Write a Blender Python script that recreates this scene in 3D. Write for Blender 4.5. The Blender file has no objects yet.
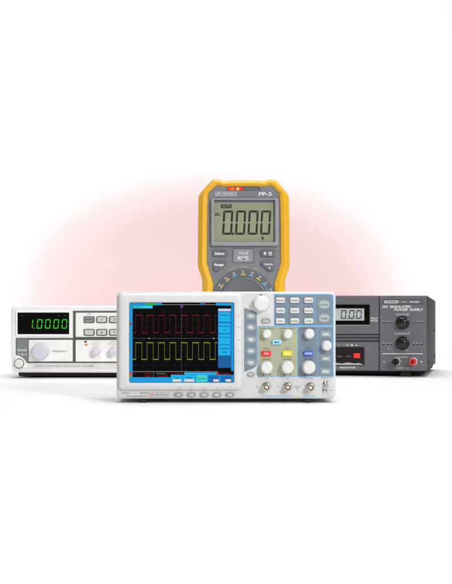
import bpy, bmesh, math, random
from math import sin, cos, pi, radians
random.seed(7)
S = bpy.context.scene
COL = S.collection

# ------------------------------------------------------------------ camera
F = 1323.0                     # focal length in picture pixels (picture 452 x 584)
H = 0.14815                    # eye height above the table
cam_d = bpy.data.cameras.new("camera")
cam = bpy.data.objects.new("camera", cam_d)
COL.objects.link(cam)
cam.location = (0, 0, H)
cam.rotation_euler = (pi / 2, 0, 0)
cam_d.sensor_fit = 'VERTICAL'
cam_d.sensor_height = 24.0
cam_d.lens = F / 584 * 24.0
cam_d.shift_y = 13.0 / 584
cam_d.clip_start = 0.05
cam_d.clip_end = 60
S.camera = cam

# ------------------------------------------------------------------ light
W = bpy.data.worlds.new("World")
S.world = W
W.use_nodes = True
bg = W.node_tree.nodes["Background"]
bg.inputs[0].default_value = (1.0, 1.0, 1.0, 1)
bg.inputs[1].default_value = 0.23
S.view_settings.view_transform = 'Standard'
S.view_settings.look = 'None'
S.view_settings.exposure = 0
S.view_settings.gamma = 1

def area(name, loc, target, sx, sy, power, spread=180, colr=(1, 1, 1)):
    d = bpy.data.lights.new(name, 'AREA')
    d.shape = 'RECTANGLE'; d.size = sx; d.size_y = sy; d.energy = power; d.color = colr; d.spread = radians(spread)
    o = bpy.data.objects.new(name, d); COL.objects.link(o)
    o.location = loc
    from mathutils import Vector
    o.rotation_euler = (Vector(target) - Vector(loc)).to_track_quat('-Z', 'Y').to_euler()
    return o
area("softbox_overhead", (0.1, 2.7, 2.2), (0.0, 2.65, 0), 3.6, 2.0, 21, 85)
area("floor_fill_near", (0.0, 0.55, 2.2), (0.0, 0.55, 0), 3.0, 1.6, 15, 80)  # unseen fill added to whiten the floor near the camera
area("floor_fill_rear", (0.0, 3.45, 1.7), (0.0, 3.45, 0), 3.4, 0.5, 7.0, 70)  # extra fill added to lift the grey floor band before the backdrop
area("softbox_front", (1.25, -0.2, 1.15), (-0.2, 2.4, 0.15), 0.5, 0.5, 5.2, 60)

# added unseen lamp that throws the graphic pink halo onto the paper as light
WALL = 4.6
PL = (0.0, 2.95, 1.5)
def halo_lamp():
    d = bpy.data.lights.new("added_halo_lamp", 'POINT')
    d.shadow_soft_size = 0.0
    d.energy = 100.0
    o = bpy.data.objects.new("added_halo_lamp", d); COL.objects.link(o)
    o.location = PL
    d.use_nodes = True
    nt = d.node_tree; N = nt.nodes; L = nt.links
    for n in list(N): N.remove(n)
    out = N.new('ShaderNodeOutputLight'); em = N.new('ShaderNodeEmission')
    L.new(em.outputs[0], out.inputs[0])
    tc = N.new('ShaderNodeTexCoord'); sep = N.new('ShaderNodeSeparateXYZ')
    L.new(tc.outputs['Normal'], sep.inputs[0])
    def m(op, a, b=None, c=None, clamp=False):
        n = N.new('ShaderNodeMath'); n.operation = op; n.use_clamp = clamp
        for i, v in enumerate((a, b, c)):
            if v is None: continue
            if isinstance(v, (int, float)): n.inputs[i].default_value = v
            else: L.new(v, n.inputs[i])
        return n.outputs[0]
    sg = SIGN
    dx = m('MULTIPLY', sep.outputs[0], sg); dy = m('MULTIPLY', sep.outputs[1], sg); dz = m('MULTIPLY', sep.outputs[2], sg)
    k = WALL - PL[1]
    dys = m('MAXIMUM', dy, 0.12)
    hx = m('ADD', m('MULTIPLY', m('DIVIDE', dx, dys), k), PL[0] + 0.080)
    hz = m('ADD', m('MULTIPLY', m('DIVIDE', dz, dys), k), PL[2] - 0.131)
    ex = m('DIVIDE', hx, 0.735); ez = m('DIVIDE', hz, 0.475)
    r = m('SQRT', m('ADD', m('MULTIPLY', ex, ex), m('MULTIPLY', ez, ez)))
    ramp = N.new('ShaderNodeMapRange'); ramp.interpolation_type = 'SMOOTHERSTEP'
    L.new(r, ramp.inputs[0])
    ramp.inputs[1].default_value = 0.52; ramp.inputs[2].default_value = 1.46
    mix = N.new('ShaderNodeMix'); mix.data_type = 'RGBA'
    L.new(ramp.outputs[0], mix.inputs[0])
    mix.inputs[6].default_value = (0.275, 0.0, 0.016, 1)
    mix.inputs[7].default_value = (0.85, 0.85, 0.85, 1)
    L.new(mix.outputs[2], em.inputs[0])
    # direction mask: light only falls on the upright part of the paper
    def edge(v, a, b):
        q = N.new('ShaderNodeMapRange'); q.interpolation_type = 'SMOOTHSTEP'
        L.new(v, q.inputs[0]); q.inputs[1].default_value = a; q.inputs[2].default_value = b
        return q.outputs[0]
    wz = m('ADD', hz, 0.131); wx = m('ABSOLUTE', hx)
    gate = m('MULTIPLY', m('MULTIPLY', edge(wz, -0.98, -0.55), edge(wz, 1.9, 1.45)), m('MULTIPLY', edge(wx, 1.7, 1.1), m('GREATER_THAN', dy, 0.2)))
    dyc = m('MAXIMUM', dy, 0.45)
    st = m('MULTIPLY', m('DIVIDE', 1.0, m('POWER', dyc, 3.0)), gate)
    L.new(m('MULTIPLY', st, PGAIN), em.inputs[1])
SIGN = 1.0
PGAIN = 1.0
halo_lamp()

# ------------------------------------------------------------------ materials
def lin(c):
    c = c / 255.0
    return c / 12.92 if c <= 0.04045 else ((c + 0.055) / 1.055) ** 2.4
def rgb(r, g, b): return (lin(r), lin(g), lin(b), 1)

def mat(name, col, rough=0.45, metal=0.0, var=0.035, bump=0.06, scale=60, coat=0.0, spec=0.5):
    m = bpy.data.materials.new(name); m.use_nodes = True
    nt = m.node_tree; N = nt.nodes; L = nt.links
    p = N["Principled BSDF"]
    p.inputs["Metallic"].default_value = metal
    p.inputs["Specular IOR Level"].default_value = spec
    p.inputs["Coat Weight"].default_value = coat
    p.inputs["Coat Roughness"].default_value = 0.12
    tc = N.new('ShaderNodeTexCoord')
    n1 = N.new('ShaderNodeTexNoise'); n1.inputs['Scale'].default_value = scale; n1.inputs['Detail'].default_value = 5
    L.new(tc.outputs['Object'], n1.inputs['Vector'])
    mr = N.new('ShaderNodeMapRange')
    mr.inputs[1].default_value = 0.3; mr.inputs[2].default_value = 0.7
    mr.inputs[3].default_value = 1 - var; mr.inputs[4].default_value = 1 + var
    L.new(n1.outputs['Fac'], mr.inputs[0])
    mx = N.new('ShaderNodeMix'); mx.data_type = 'RGBA'; mx.blend_type = 'MULTIPLY'
    mx.inputs[0].default_value = 1.0
    mx.inputs[6].default_value = col
    L.new(mr.outputs[0], mx.inputs[7])
    L.new(mx.outputs[2], p.inputs['Base Color'])
    rr = N.new('ShaderNodeMapRange')
    rr.inputs[1].default_value = 0.3; rr.inputs[2].default_value = 0.7
    rr.inputs[3].default_value = max(0.02, rough - var); rr.inputs[4].default_value = min(1, rough + var)
    L.new(n1.outputs['Fac'], rr.inputs[0]); L.new(rr.outputs[0], p.inputs['Roughness'])
    if bump:
        n2 = N.new('ShaderNodeTexNoise'); n2.inputs['Scale'].default_value = 700; n2.inputs['Detail'].default_value = 2
        L.new(tc.outputs['Object'], n2.inputs['Vector'])
        b = N.new('ShaderNodeBump'); b.inputs['Strength'].default_value = bump; b.inputs['Distance'].default_value = 0.0006
        L.new(n2.outputs['Fac'], b.inputs['Height']); L.new(b.outputs[0], p.inputs['Normal'])
    return m

def glow(name, col, strength=1.0, base=(0.01, 0.01, 0.01, 1), rough=0.25):
    m = bpy.data.materials.new(name); m.use_nodes = True
    p = m.node_tree.nodes["Principled BSDF"]
    p.inputs['Base Color'].default_value = base
    p.inputs['Roughness'].default_value = rough
    p.inputs['Specular IOR Level'].default_value = 0.03
    p.inputs['Emission Color'].default_value = col
    p.inputs['Emission Strength'].default_value = strength
    return m

M = {
 'paper': mat('white_backdrop_paper', (0.80, 0.80, 0.80, 1), 0.9, var=0.004, bump=0.0, scale=3, spec=0.1),
 'white': mat('warm_white_case_plastic', rgb(203, 204, 203), 0.42),
 'bezel': mat('white_bezel_plastic', rgb(206, 206, 206), 0.38),
 'knob': mat('white_knob_plastic', rgb(214, 213, 210), 0.35, bump=0.0),
 'key': mat('white_key_rubber', rgb(204, 205, 201), 0.5, bump=0.0),
 'greykey': mat('light_grey_key_rubber', rgb(163, 170, 170), 0.5, bump=0.0),
 'dimkey': mat('mid_grey_key_rubber', rgb(150, 154, 152), 0.5, bump=0.0),
 'slatekey': mat('slate_grey_key_rubber', rgb(150, 166, 176), 0.45, bump=0.0),
 'slate': mat('slate_blue_panel', rgb(112, 127, 141), 0.55),
 'olive': mat('olive_beige_panel', rgb(165, 167, 138), 0.55),
 'line': mat('light_blue_print', rgb(120, 180, 218), 0.5, bump=0.0),
 'red': mat('red_key_plastic', rgb(225, 32, 40), 0.4, bump=0.0),
 'yellow': mat('yellow_key_plastic', rgb(240, 214, 8), 0.4, bump=0.0),
 'blue': mat('blue_key_plastic', rgb(62, 96, 200), 0.4, bump=0.0),
 'mathkey': mat('pale_blue_key_plastic', rgb(140, 205, 240), 0.4, bump=0.0),
 'ink': mat('dark_grey_ink', rgb(70, 72, 76), 0.6, bump=0.0),
 'inkl': mat('mid_grey_ink', rgb(140, 142, 142), 0.6, bump=0.0),
 'inkw': mat('white_ink', rgb(240, 240, 240), 0.5, bump=0.0),
 'inkr': mat('red_ink', rgb(226, 60, 76), 0.5, bump=0.0),
 'inko': mat('orange_ink', rgb(236, 120, 70), 0.5, bump=0.0),
 'inkb': mat('blue_ink', rgb(120, 135, 215), 0.5, bump=0.0),
 'inky': mat('yellow_ink', rgb(232, 200, 40), 0.5, bump=0.0),
 'inkc': mat('sky_blue_ink', rgb(90, 185, 225), 0.5, bump=0.0),
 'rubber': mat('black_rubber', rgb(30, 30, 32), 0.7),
 'steel': mat('nickel_steel', rgb(205, 200, 188), 0.22, 1.0, bump=0.0),
 'brass': mat('brown_brass', rgb(120, 78, 44), 0.35, 0.8, bump=0.0),
 'ptfe': mat('white_insulator', rgb(238, 230, 220), 0.5, bump=0.0),
 'holster': mat('yellow_rubber_holster', rgb(246, 186, 38), 0.48, var=0.03),
 'mface': mat('grey_meter_face', rgb(128, 130, 136), 0.5),
 'mlight': mat('pale_grey_bezel', rgb(150, 152, 158), 0.42),
 'mkey': mat('dark_grey_key', rgb(104, 107, 118), 0.45, bump=0.0),
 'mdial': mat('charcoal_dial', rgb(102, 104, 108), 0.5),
 'mknob': mat('grey_dial_knob', rgb(112, 114, 119), 0.42),
 'lcdg': mat('green_grey_liquid_crystal', rgb(153, 160, 128), 0.3, var=0.004, bump=0.0),
 'lcds': mat('silver_liquid_crystal', rgb(188, 198, 204), 0.3, var=0.004, bump=0.0),
 'seg': mat('black_liquid_crystal_segment', rgb(20, 22, 20), 0.35, bump=0.0),
 'segs': mat('grey_liquid_crystal_segment', rgb(66, 66, 68), 0.35, bump=0.0),
 'blackw': mat('black_display_window', rgb(8, 5, 5), 0.35, var=0.003, bump=0.0, spec=0.08),
 'gwhite': mat('lavender_white_case', rgb(241, 240, 243), 0.42),
 'gpanel': mat('ivory_panel', rgb(247, 246, 244), 0.45),
 'gslate': mat('dark_slate_inlay', rgb(84, 88, 84), 0.5),
 'gpower': mat('mid_slate_inlay', rgb(124, 130, 128), 0.5),
 'pale': mat('pale_grey_mark', rgb(205, 205, 203), 0.5, bump=0.0),
 'gknob': mat('pale_lavender_knob', rgb(212, 211, 223), 0.4, bump=0.0),
 'grim': mat('olive_key_rim', rgb(96, 96, 78), 0.5, bump=0.0),
 'gbeige': mat('warm_beige_strip', rgb(232, 227, 222), 0.5),
 'pcase': mat('charcoal_painted_steel', rgb(60, 59, 63), 0.55, var=0.06, bump=0.12),
 'pfront': mat('slate_grey_fascia', rgb(105, 107, 115), 0.42, var=0.04),
 'pdark': mat('dark_groove', rgb(56, 57, 62), 0.55),
 'plight': mat('pale_trim_line', rgb(188, 191, 198), 0.4, bump=0.0),
 'pknob': mat('glossy_black_knob', rgb(12, 11, 12), 0.25, bump=0.0, coat=0.12),
 'predcap': mat('red_terminal_cap', rgb(214, 52, 56), 0.3, bump=0.0),
 'pwindow': mat('brown_black_smoked_window', rgb(34, 22, 24), 0.2, bump=0.0, spec=0.3),
 'hole': mat('black_hole_lining', rgb(14, 13, 13), 0.6, bump=0.0),
 # things that give off light
 'scr': glow('screen_black', rgb(3, 2, 4), 1.0, base=(0.0015, 0.0015, 0.0015, 1), rough=0.6),
 'sblue': glow('screen_sky_blue', rgb(6, 156, 224), 0.95),
 'sblue2': glow('screen_cyan_blue', rgb(14, 180, 238), 0.95),
 'sdeep': glow('screen_deep_blue', rgb(0, 96, 160), 0.95),
 'smid': glow('screen_mid_blue', rgb(0, 118, 196), 0.95),
 'snavy': glow('screen_navy', rgb(12, 40, 120), 0.95),
 'scyan': glow('screen_cyan', rgb(48, 208, 232), 0.95),
 'steal': glow('screen_teal', rgb(62, 214, 206), 0.95),
 'sgreen': glow('screen_green', rgb(44, 196, 40), 0.95),
 'slav': glow('screen_lavender', rgb(200, 212, 245), 0.95),
 'sbeige': glow('screen_beige', rgb(244, 216, 196), 0.95),
 'sred': glow('screen_red_trace', rgb(122, 10, 14), 0.95),
 'sredb': glow('screen_red_bright', rgb(230, 36, 20), 0.95),
 'syel': glow('screen_yellow_trace', rgb(146, 152, 18), 0.95),
 'sgrid': glow('screen_grid_grey', rgb(62, 68, 66), 0.95),
 'sgridb': glow('screen_axis_grey', rgb(96, 92, 104), 0.95),
 'sgrey': glow('screen_grey', rgb(120, 122, 124), 0.95),
 'spurple': glow('screen_purple', rgb(130, 40, 170), 0.95),
 'sink': glow('screen_dark_text', rgb(6, 44, 84), 0.95),
 'vfd': glow('green_display_segment', rgb(44, 205, 40), 1.0),
 'vfdd': glow('dim_green_display_mark', rgb(30, 96, 34), 1.0),
 'led': glow('red_lamp', rgb(236, 52, 44), 1.0, base=(0.4, 0.02, 0.02, 1)),
 'ledd': glow('dim_red_glow', rgb(120, 20, 20), 1.0, base=(0.1, 0.01, 0.01, 1)),
 'ledr': glow('bright_red_alarm_lamp', rgb(240, 50, 26), 1.0, base=(0.4, 0.02, 0.02, 1)),
 'ledy': glow('amber_alarm_glow', rgb(255, 206, 80), 1.0, base=(0.4, 0.3, 0.02, 1)),
 'ledo': glow('orange_lamp', rgb(246, 104, 44), 1.0, base=(0.4, 0.1, 0.02, 1)),
}

# ------------------------------------------------------------------ builders
class Panel:
    """A frame for one instrument: measures its front in picture pixels at the distance it stands."""
    def __init__(s, dist, xc, rotz=0.0, xcorner=None):
        s.D = dist; s.u = dist / F; s.rot = rotz
        if xcorner is None:
            s.loc = ((xc - 226) * s.u, dist, 0.0)
            s.X = lambda x: (x - xc) * s.u
            s.Zf = lambda x, y: H + (305 - y) * s.u
        else:                      # turned about its right front corner
            th = -rotz
            X0 = (xcorner - 226) * s.u
            def t(x): return ((x - 226) * dist / F - X0) / (cos(th) + (x - 226) / F * sin(th))
            mid = t(xc)
            s.loc = (X0 + mid * cos(th), dist - mid * sin(th), 0.0)
            s.X = lambda x: t(x) - mid
            s.Zf = lambda x, y: H + (305 - y) / F * (dist - t(x) * sin(th))
    def V(s, x, y, d):
        return (s.X(x), -d * s.u, s.Zf(x, y))

def thing(name, label, cat, P):
    o = bpy.data.objects.new(name, None); COL.objects.link(o)
    o.empty_display_size = 0.05
    o.location = P.loc; o.rotation_euler = (0, 0, P.rot)
    o['label'] = label; o['category'] = cat
    return o

def rrect(x0, y0, x1, y1, r=0.0, n=5):
    if r <= 0: return [(x0, y0), (x1, y0), (x1, y1), (x0, y1)]
    pts = []
    for cx, cy, a0 in ((x0 + r, y0 + r, pi), (x1 - r, y0 + r, 1.5 * pi), (x1 - r, y1 - r, 0), (x0 + r, y1 - r, 0.5 * pi)):
        for i in range(n + 1):
            a = a0 + (pi / 2) * i / n
            pts.append((cx + r * cos(a), cy + r * sin(a)))
    return pts

def circ(cx, cy, r, n=28, ry=None):
    ry = ry or r
    return [(cx + r * cos(2 * pi * i / n), cy + ry * sin(2 * pi * i / n)) for i in range(n)]

def area2(p):
    return sum(p[i][0] * p[(i + 1) % len(p)][1] - p[(i + 1) % len(p)][0] * p[i][1] for i in range(len(p)))

def inset(p, k):
    if abs(k) < 1e-9: return list(p)
    n = len(p); sgn = 1 if area2(p) > 0 else -1
    out = []
    for i in range(n):
        a = p[i - 1]; b = p[i]; c = p[(i + 1) % n]
        def nrm(q, w):
            dx, dy = w[0] - q[0], w[1] - q[1]; l = math.hypot(dx, dy) or 1e-9
            return (-dy / l * sgn, dx / l * sgn)
        n1 = nrm(a, b); n2 = nrm(b, c)
        mx, my = n1[0] + n2[0], n1[1] + n2[1]
        l2 = mx * mx + my * my
        if l2 < 1e-6: mx, my, f = n1[0], n1[1], 1
        else: f = min(2 / l2, 1.6)
        out.append((b[0] + mx * f * k, b[1] + my * f * k))
    return out

class MB:
    def __init__(s, P): s.P = P; s.bm = bmesh.new(); s.caps = []
    def ring(s, pts, d): return [s.bm.verts.new(s.P.V(x, y, d)) for x, y in pts]
    def bridge(s, a, b):
        n = len(a)
        for i in range(n):
            s.bm.faces.new((a[i], a[(i + 1) % n], b[(i + 1) % n], b[i]))
    def prism(s, pts, d0, d1, bev=0.0, seg=3, chamfer=None):
        r0 = s.ring(pts, d0)
        s.caps.append(s.bm.faces.new(r0))
        prev = r0
        if bev <= 0:
            r = s.ring(pts, d1); s.bridge(prev, r); prev = r
        else:
            cd = chamfer if chamfer else bev
            r = s.ring(pts, d1 - cd); s.bridge(prev, r); prev = r
            for i in range(1, seg + 1):
                a = (pi / 2) * i / seg
                r = s.ring(inset(pts, bev * (1 - cos(a))), d1 - cd + cd * sin(a)); s.bridge(prev, r); prev = r
        s.caps.append(s.bm.faces.new(prev))
        return s
    def frame(s, outer, inner, d0, d1, bo=0.0, bi=0.0, seg=3, din=None, co=None, ci=None):
        """ring between two outlines of the same count; bo / bi round its outer and inner edge"""
        din = d0 if din is None else din
        rings = [s.ring(outer, d0)]
        if bo > 0:
            c = co or bo
            for i in range(seg + 1):
                a = (pi / 2) * i / seg
                rings.append(s.ring(inset(outer, bo * (1 - cos(a))), d1 - c + c * sin(a)))
        else: rings.append(s.ring(outer, d1))
        if bi > 0:
            c = ci or bi
            for i in range(seg, -1, -1):
                a = (pi / 2) * i / seg
                rings.append(s.ring(inset(inner, -bi * (1 - cos(a))), d1 - c + c * sin(a)))
        else: rings.append(s.ring(inner, d1))
        rings.append(s.ring(inner, din))
        for a, b in zip(rings, rings[1:]): s.bridge(a, b)
        s.bridge(rings[-1], rings[0])
        return s
    def lathe(s, cx, cy, prof, n=40, flute=None):
        """prof: (radius, depth[, flute weight]) from the panel outwards"""
        prev = None
        for k, row in enumerate(prof):
            r, d = row[0], row[1]; fw = row[2] if len(row) > 2 else 0
            if r <= 1e-6:
                v = s.bm.verts.new(s.P.V(cx, cy, d))
                if prev:
                    for i in range(n): s.bm.faces.new((prev[i], prev[(i + 1) % n], v))
                prev = None; continue
            pts = []
            for i in range(n):
                a = 2 * pi * i / n
                rr = r * (1 - fw * (0.5 + 0.5 * cos(a * flute))) if (flute and fw) else r
                pts.append((cx + rr * cos(a), cy + rr * sin(a)))
            ring = s.ring(pts, d)
            if prev: s.bridge(prev, ring)
            elif k == 0: s.bm.faces.new(ring)
            prev = ring
        if prev: s.bm.faces.new(prev)
        return s
    def flat(s, pts, d):
        s.bm.faces.new(s.ring(pts, d)); return s
    def rect(s, x0, y0, x1, y1, d): return s.flat(rrect(x0, y0, x1, y1), d)
    def arc(s, cx, cy, r, w, a0, a1, d, n=24):
        """band of an arc; angles in degrees clockwise from straight up"""
        p = []
        for i in range(n + 1):
            a = radians(a0 + (a1 - a0) * i / n); p.append((cx + (r + w / 2) * sin(a), cy - (r + w / 2) * cos(a)))
        for i in range(n, -1, -1):
            a = radians(a0 + (a1 - a0) * i / n); p.append((cx + (r - w / 2) * sin(a), cy - (r - w / 2) * cos(a)))
        for i in range(n):
            s.flat([p[i], p[i + 1], p[2 * n - i], p[2 * n + 1 - i]], d)
        return s
    def bar(s, x0, y0, x1, y1, w, d):
        l = math.hypot(x1 - x0, y1 - y0); nx, ny = -(y1 - y0) / l * w / 2, (x1 - x0) / l * w / 2
        return s.flat([(x0 + nx, y0 + ny), (x1 + nx, y1 + ny), (x1 - nx, y1 - ny), (x0 - nx, y0 - ny)], d)
    def tube(s, path, r, n=10):
        """path of (x, y, d) in pixels"""
        from mathutils import Vector
        pts = [Vector(s.P.V(*p)) for p in path]; rr = r * s.P.u
        rings = []
        for i, p in enumerate(pts):
            t = (pts[min(i + 1, len(pts) - 1)] - pts[max(i - 1, 0)]).normalized()
            a = t.orthogonal().normalized() if i == 0 else (a - t * a.dot(t)).normalized()
            b = t.cross(a)
            rings.append([s.bm.verts.new(p + rr * (cos(2 * pi * k / n) * a + sin(2 * pi * k / n) * b)) for k in range(n)])
        for q, w in zip(rings, rings[1:]): s.bridge(q, w)
        s.bm.faces.new(rings[0]); s.bm.faces.new(rings[-1])
        return s
    def text(s, txt, x, y, h, d, width=None, align='C', shear=0.0, bold=0.0, rot=0.0):
        """lettering whose capitals are h pixels high, centred on (x, y); rot in degrees clockwise"""
        vs, fs, w = glyphs(txt, bold)
        k = h; kx = k if width is None else width / max(w, 1e-6)
        ww = w * kx
        ox = {'C': -ww / 2, 'L': 0, 'R': -ww}[align]
        ca, sa = cos(radians(rot)), sin(radians(rot))
        nv = []
        for px, py in vs:
            qx = px * kx + ox + shear * (py - 0.5) * k
            qy = -(py - 0.5) * k
            nv.append(s.bm.verts.new(s.P.V(x + qx * ca - qy * sa, y + qx * sa + qy * ca, d)))
        for f in fs:
            try: s.bm.faces.new([nv[i] for i in f])
            except ValueError: pass
        return s
    def digit(s, ch, x, y, w, h, t, d, slant=0.0, gap=0.25):
        """seven-segment figure with its top left corner at (x, y)"""
        on = {'0': 'abcdef', '1': 'bc', '2': 'abged', '3': 'abgcd', '4': 'fgbc', '5': 'afgcd', '6': 'afgedc', '7': 'abc', '8': 'abcdefg', '9': 'abcfgd'}[ch]
        g = gap; m = h / 2; q = t / 2
        segs = {
         'a': [(g, 0), (w - g, 0), (w - t - g, t), (t + g, t)],
         'd': [(t + g, h - t), (w - t - g, h - t), (w - g, h), (g, h)],
         'f': [(0, g), (t, t + g), (t, m - q - g), (q, m - g), (0, m - q - g)],
         'e': [(0, m + q + g), (q, m + g), (t, m + q + g), (t, h - t - g), (0, h - g)],
         'b': [(w, g), (w, m - q - g), (w - q, m - g), (w - t, m - q - g), (w - t, t + g)],
         'c': [(w, h - g), (w - t, h - t - g), (w - t, m + q + g), (w - q, m + g), (w, m + q + g)],
         'g': [(q + g, m), (t + g, m - q), (w - t - g, m - q), (w - q - g, m), (w - t - g, m + q), (t + g, m + q)],
        }
        for c in on:
            s.flat([(x + px + slant * (m - py), y + py) for px, py in segs[c]], d)
        return s
    def out(s, name, m, parent, label=None, smooth=40):
        bm = s.bm
        bmesh.ops.recalc_face_normals(bm, faces=bm.faces[:])
        for f in bm.faces: f.smooth = bool(smooth)
        capset = set(s.caps)
        groups = [None]
        if name.endswith(PRINTS): groups = s.clusters(3.2 * s.P.u)
        first = None
        for g in groups:
            b2 = bm
            if g is not None and len(groups) > 1:
                b2 = bmesh.new(); vm = {}; flat = []
                for f in g:
                    for v in f.verts:
                        if v not in vm: vm[v] = b2.verts.new(v.co)
                    b2.faces.new([vm[v] for v in f.verts]).smooth = f.smooth
            else: flat = [i for i, f in enumerate(bm.faces) if f in capset]
            me = bpy.data.meshes.new(name); b2.to_mesh(me)
            if b2 is not bm: b2.free()
            me.materials.append(M[m] if isinstance(m, str) else m)
            if smooth and len(me.polygons): me.set_sharp_from_angle(angle=radians(smooth))
            for i in flat: me.polygons[i].use_smooth = False
            o = bpy.data.objects.new(name, me); COL.objects.link(o); o.parent = parent
            if label: o['label'] = label
            first = first or o
        bm.free()
        return first
    def clusters(s, gap):
        """groups of faces: separate captions and marks become parts of their own"""
        seen = {}; isl = []
        for f in s.bm.faces:
            if f in seen: continue
            st = [f]; seen[f] = 1; cur = []
            while st:
                q = st.pop(); cur.append(q)
                for v in q.verts:
                    for w in v.link_faces:
                        if w not in seen: seen[w] = 1; st.append(w)
            xs = [v.co.x for q in cur for v in q.verts]; zs = [v.co.z for q in cur for v in q.verts]
            isl.append([cur, min(xs), max(xs), min(zs), max(zs)])
        n = len(isl); par = list(range(n))
        def fd(i):
            while par[i] != i: i = par[i]
            return i
        for i in range(n):
            for j in range(i + 1, n):
                a, b = isl[i], isl[j]
                if max(a[1], b[1]) - min(a[2], b[2]) < gap and max(a[3], b[3]) - min(a[4], b[4]) < gap * .5: par[fd(i)] = fd(j)
        out = {}
        for i in range(n): out.setdefault(fd(i), []).extend(isl[i][0])
        return list(out.values())
PRINTS = ('lettering', '_mark', '_print', 'divider', 'divider_line', 'trigger_marker', 'badge', 'groove_line', 'border_strip')

_gl = {}
def _font_mesh(txt, bold):
    c = bpy.data.curves.new('font_tmp', 'FONT'); c.body = txt; c.size = 1.0; c.offset = bold; c.resolution_u = 3
    o = bpy.data.objects.new('font_tmp', c)
    me = o.to_mesh()
    vs = [(v.co.x, v.co.y) for v in me.vertices]; fs = [tuple(p.vertices) for p in me.polygons]
    o.to_mesh_clear(); bpy.data.objects.remove(o); bpy.data.curves.remove(c)
    return vs, fs
def glyphs(txt, bold):
    if 'cap' not in _gl:
        v, _ = _font_mesh('H', 0); _gl['cap'] = max(q[1] for q in v)
    key = (txt, bold)
    if key not in _gl:
        v, f = _font_mesh(txt, bold); cap = _gl['cap']
        x0 = min(q[0] for q in v); x1 = max(q[0] for q in v)
        _gl[key] = ([((a - x0) / cap, b / cap) for a, b in v], f, (x1 - x0) / cap)
    return _gl[key]

# ------------------------------------------------------------------ setting: white paper sweep
def sweep():
    bm = bmesh.new()
    R = 0.2; prof = [(-2.0, 0.0), (0.5, 0), (2, 0), (3, 0)]
    for i in range(17):
        a = (pi / 2) * i / 16
        prof.append((WALL - R + R * sin(a), R - R * cos(a)))
    prof += [(WALL, 1.2), (WALL, 3.2)]
    rows = []
    for x in (-4.0, -2, -1, 0, 1, 2, 4.0):
        rows.append([bm.verts.new((x, y, z)) for y, z in prof])
    for a, b in zip(rows, rows[1:]):
        for i in range(len(prof) - 1):
            bm.faces.new((a[i], b[i], b[i + 1], a[i + 1]))
    me = bpy.data.meshes.new('backdrop'); bm.to_mesh(me); bm.free()
    me.materials.append(M['paper'])
    me.polygons.foreach_set('use_smooth', [True] * len(me.polygons))
    o = bpy.data.objects.new('backdrop', me); COL.objects.link(o)
    o['kind'] = 'structure'
sweep()

# ================================================================== oscilloscope
def key(P, root, cx, cy, w, h, m, d0, d1, txt=None, ink='ink', th=1.7, name='key', r=1.0, bev=0.7, label=None, tw=None, bold=0.01):
    b = MB(P).prism(rrect(cx - w / 2, cy - h / 2, cx + w / 2, cy + h / 2, r), d0, d1, bev)
    k = b.out(name, m, root, label)
    if txt:
        t = MB(P)
        lines = txt.split('\n')
        for i, l in enumerate(lines):
            t.text(l, cx, cy + (i - (len(lines) - 1) / 2) * th * 1.5, th, d1 + 0.12, width=tw, bold=bold)
        t.out('lettering', ink, k)
    return k

def knob(P, root, cx, cy, r, length, m, d0, name='knob', flutes=18, mark=None, skirt=1.12, label=None):
    b = MB(P).lathe(cx, cy, [
        (r * skirt, d0), (r * skirt, d0 + length * 0.16), (r * (skirt - 0.04), d0 + length * 0.24), (r * 1.0, d0 + length * 0.30),
        (r * 0.99, d0 + length * 0.34, 0.10), (r * 0.94, d0 + length * 0.82, 0.10), (r * 0.90, d0 + length * 0.92, 0.02),
        (r * 0.82, d0 + length * 0.98), (r * 0.72, d0 + length), (r * 0.3, d0 + length * 0.985), (0, d0 + length * 0.98)], n=72, flute=flutes)
    k = b.out(name, m, root, label, smooth=50)
    if mark:
        MB(P).arc(cx, cy, r * 0.62, r * 0.10, -38, 38, d0 + length + 0.12).out('pointer_mark', mark, k)
    return k

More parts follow.
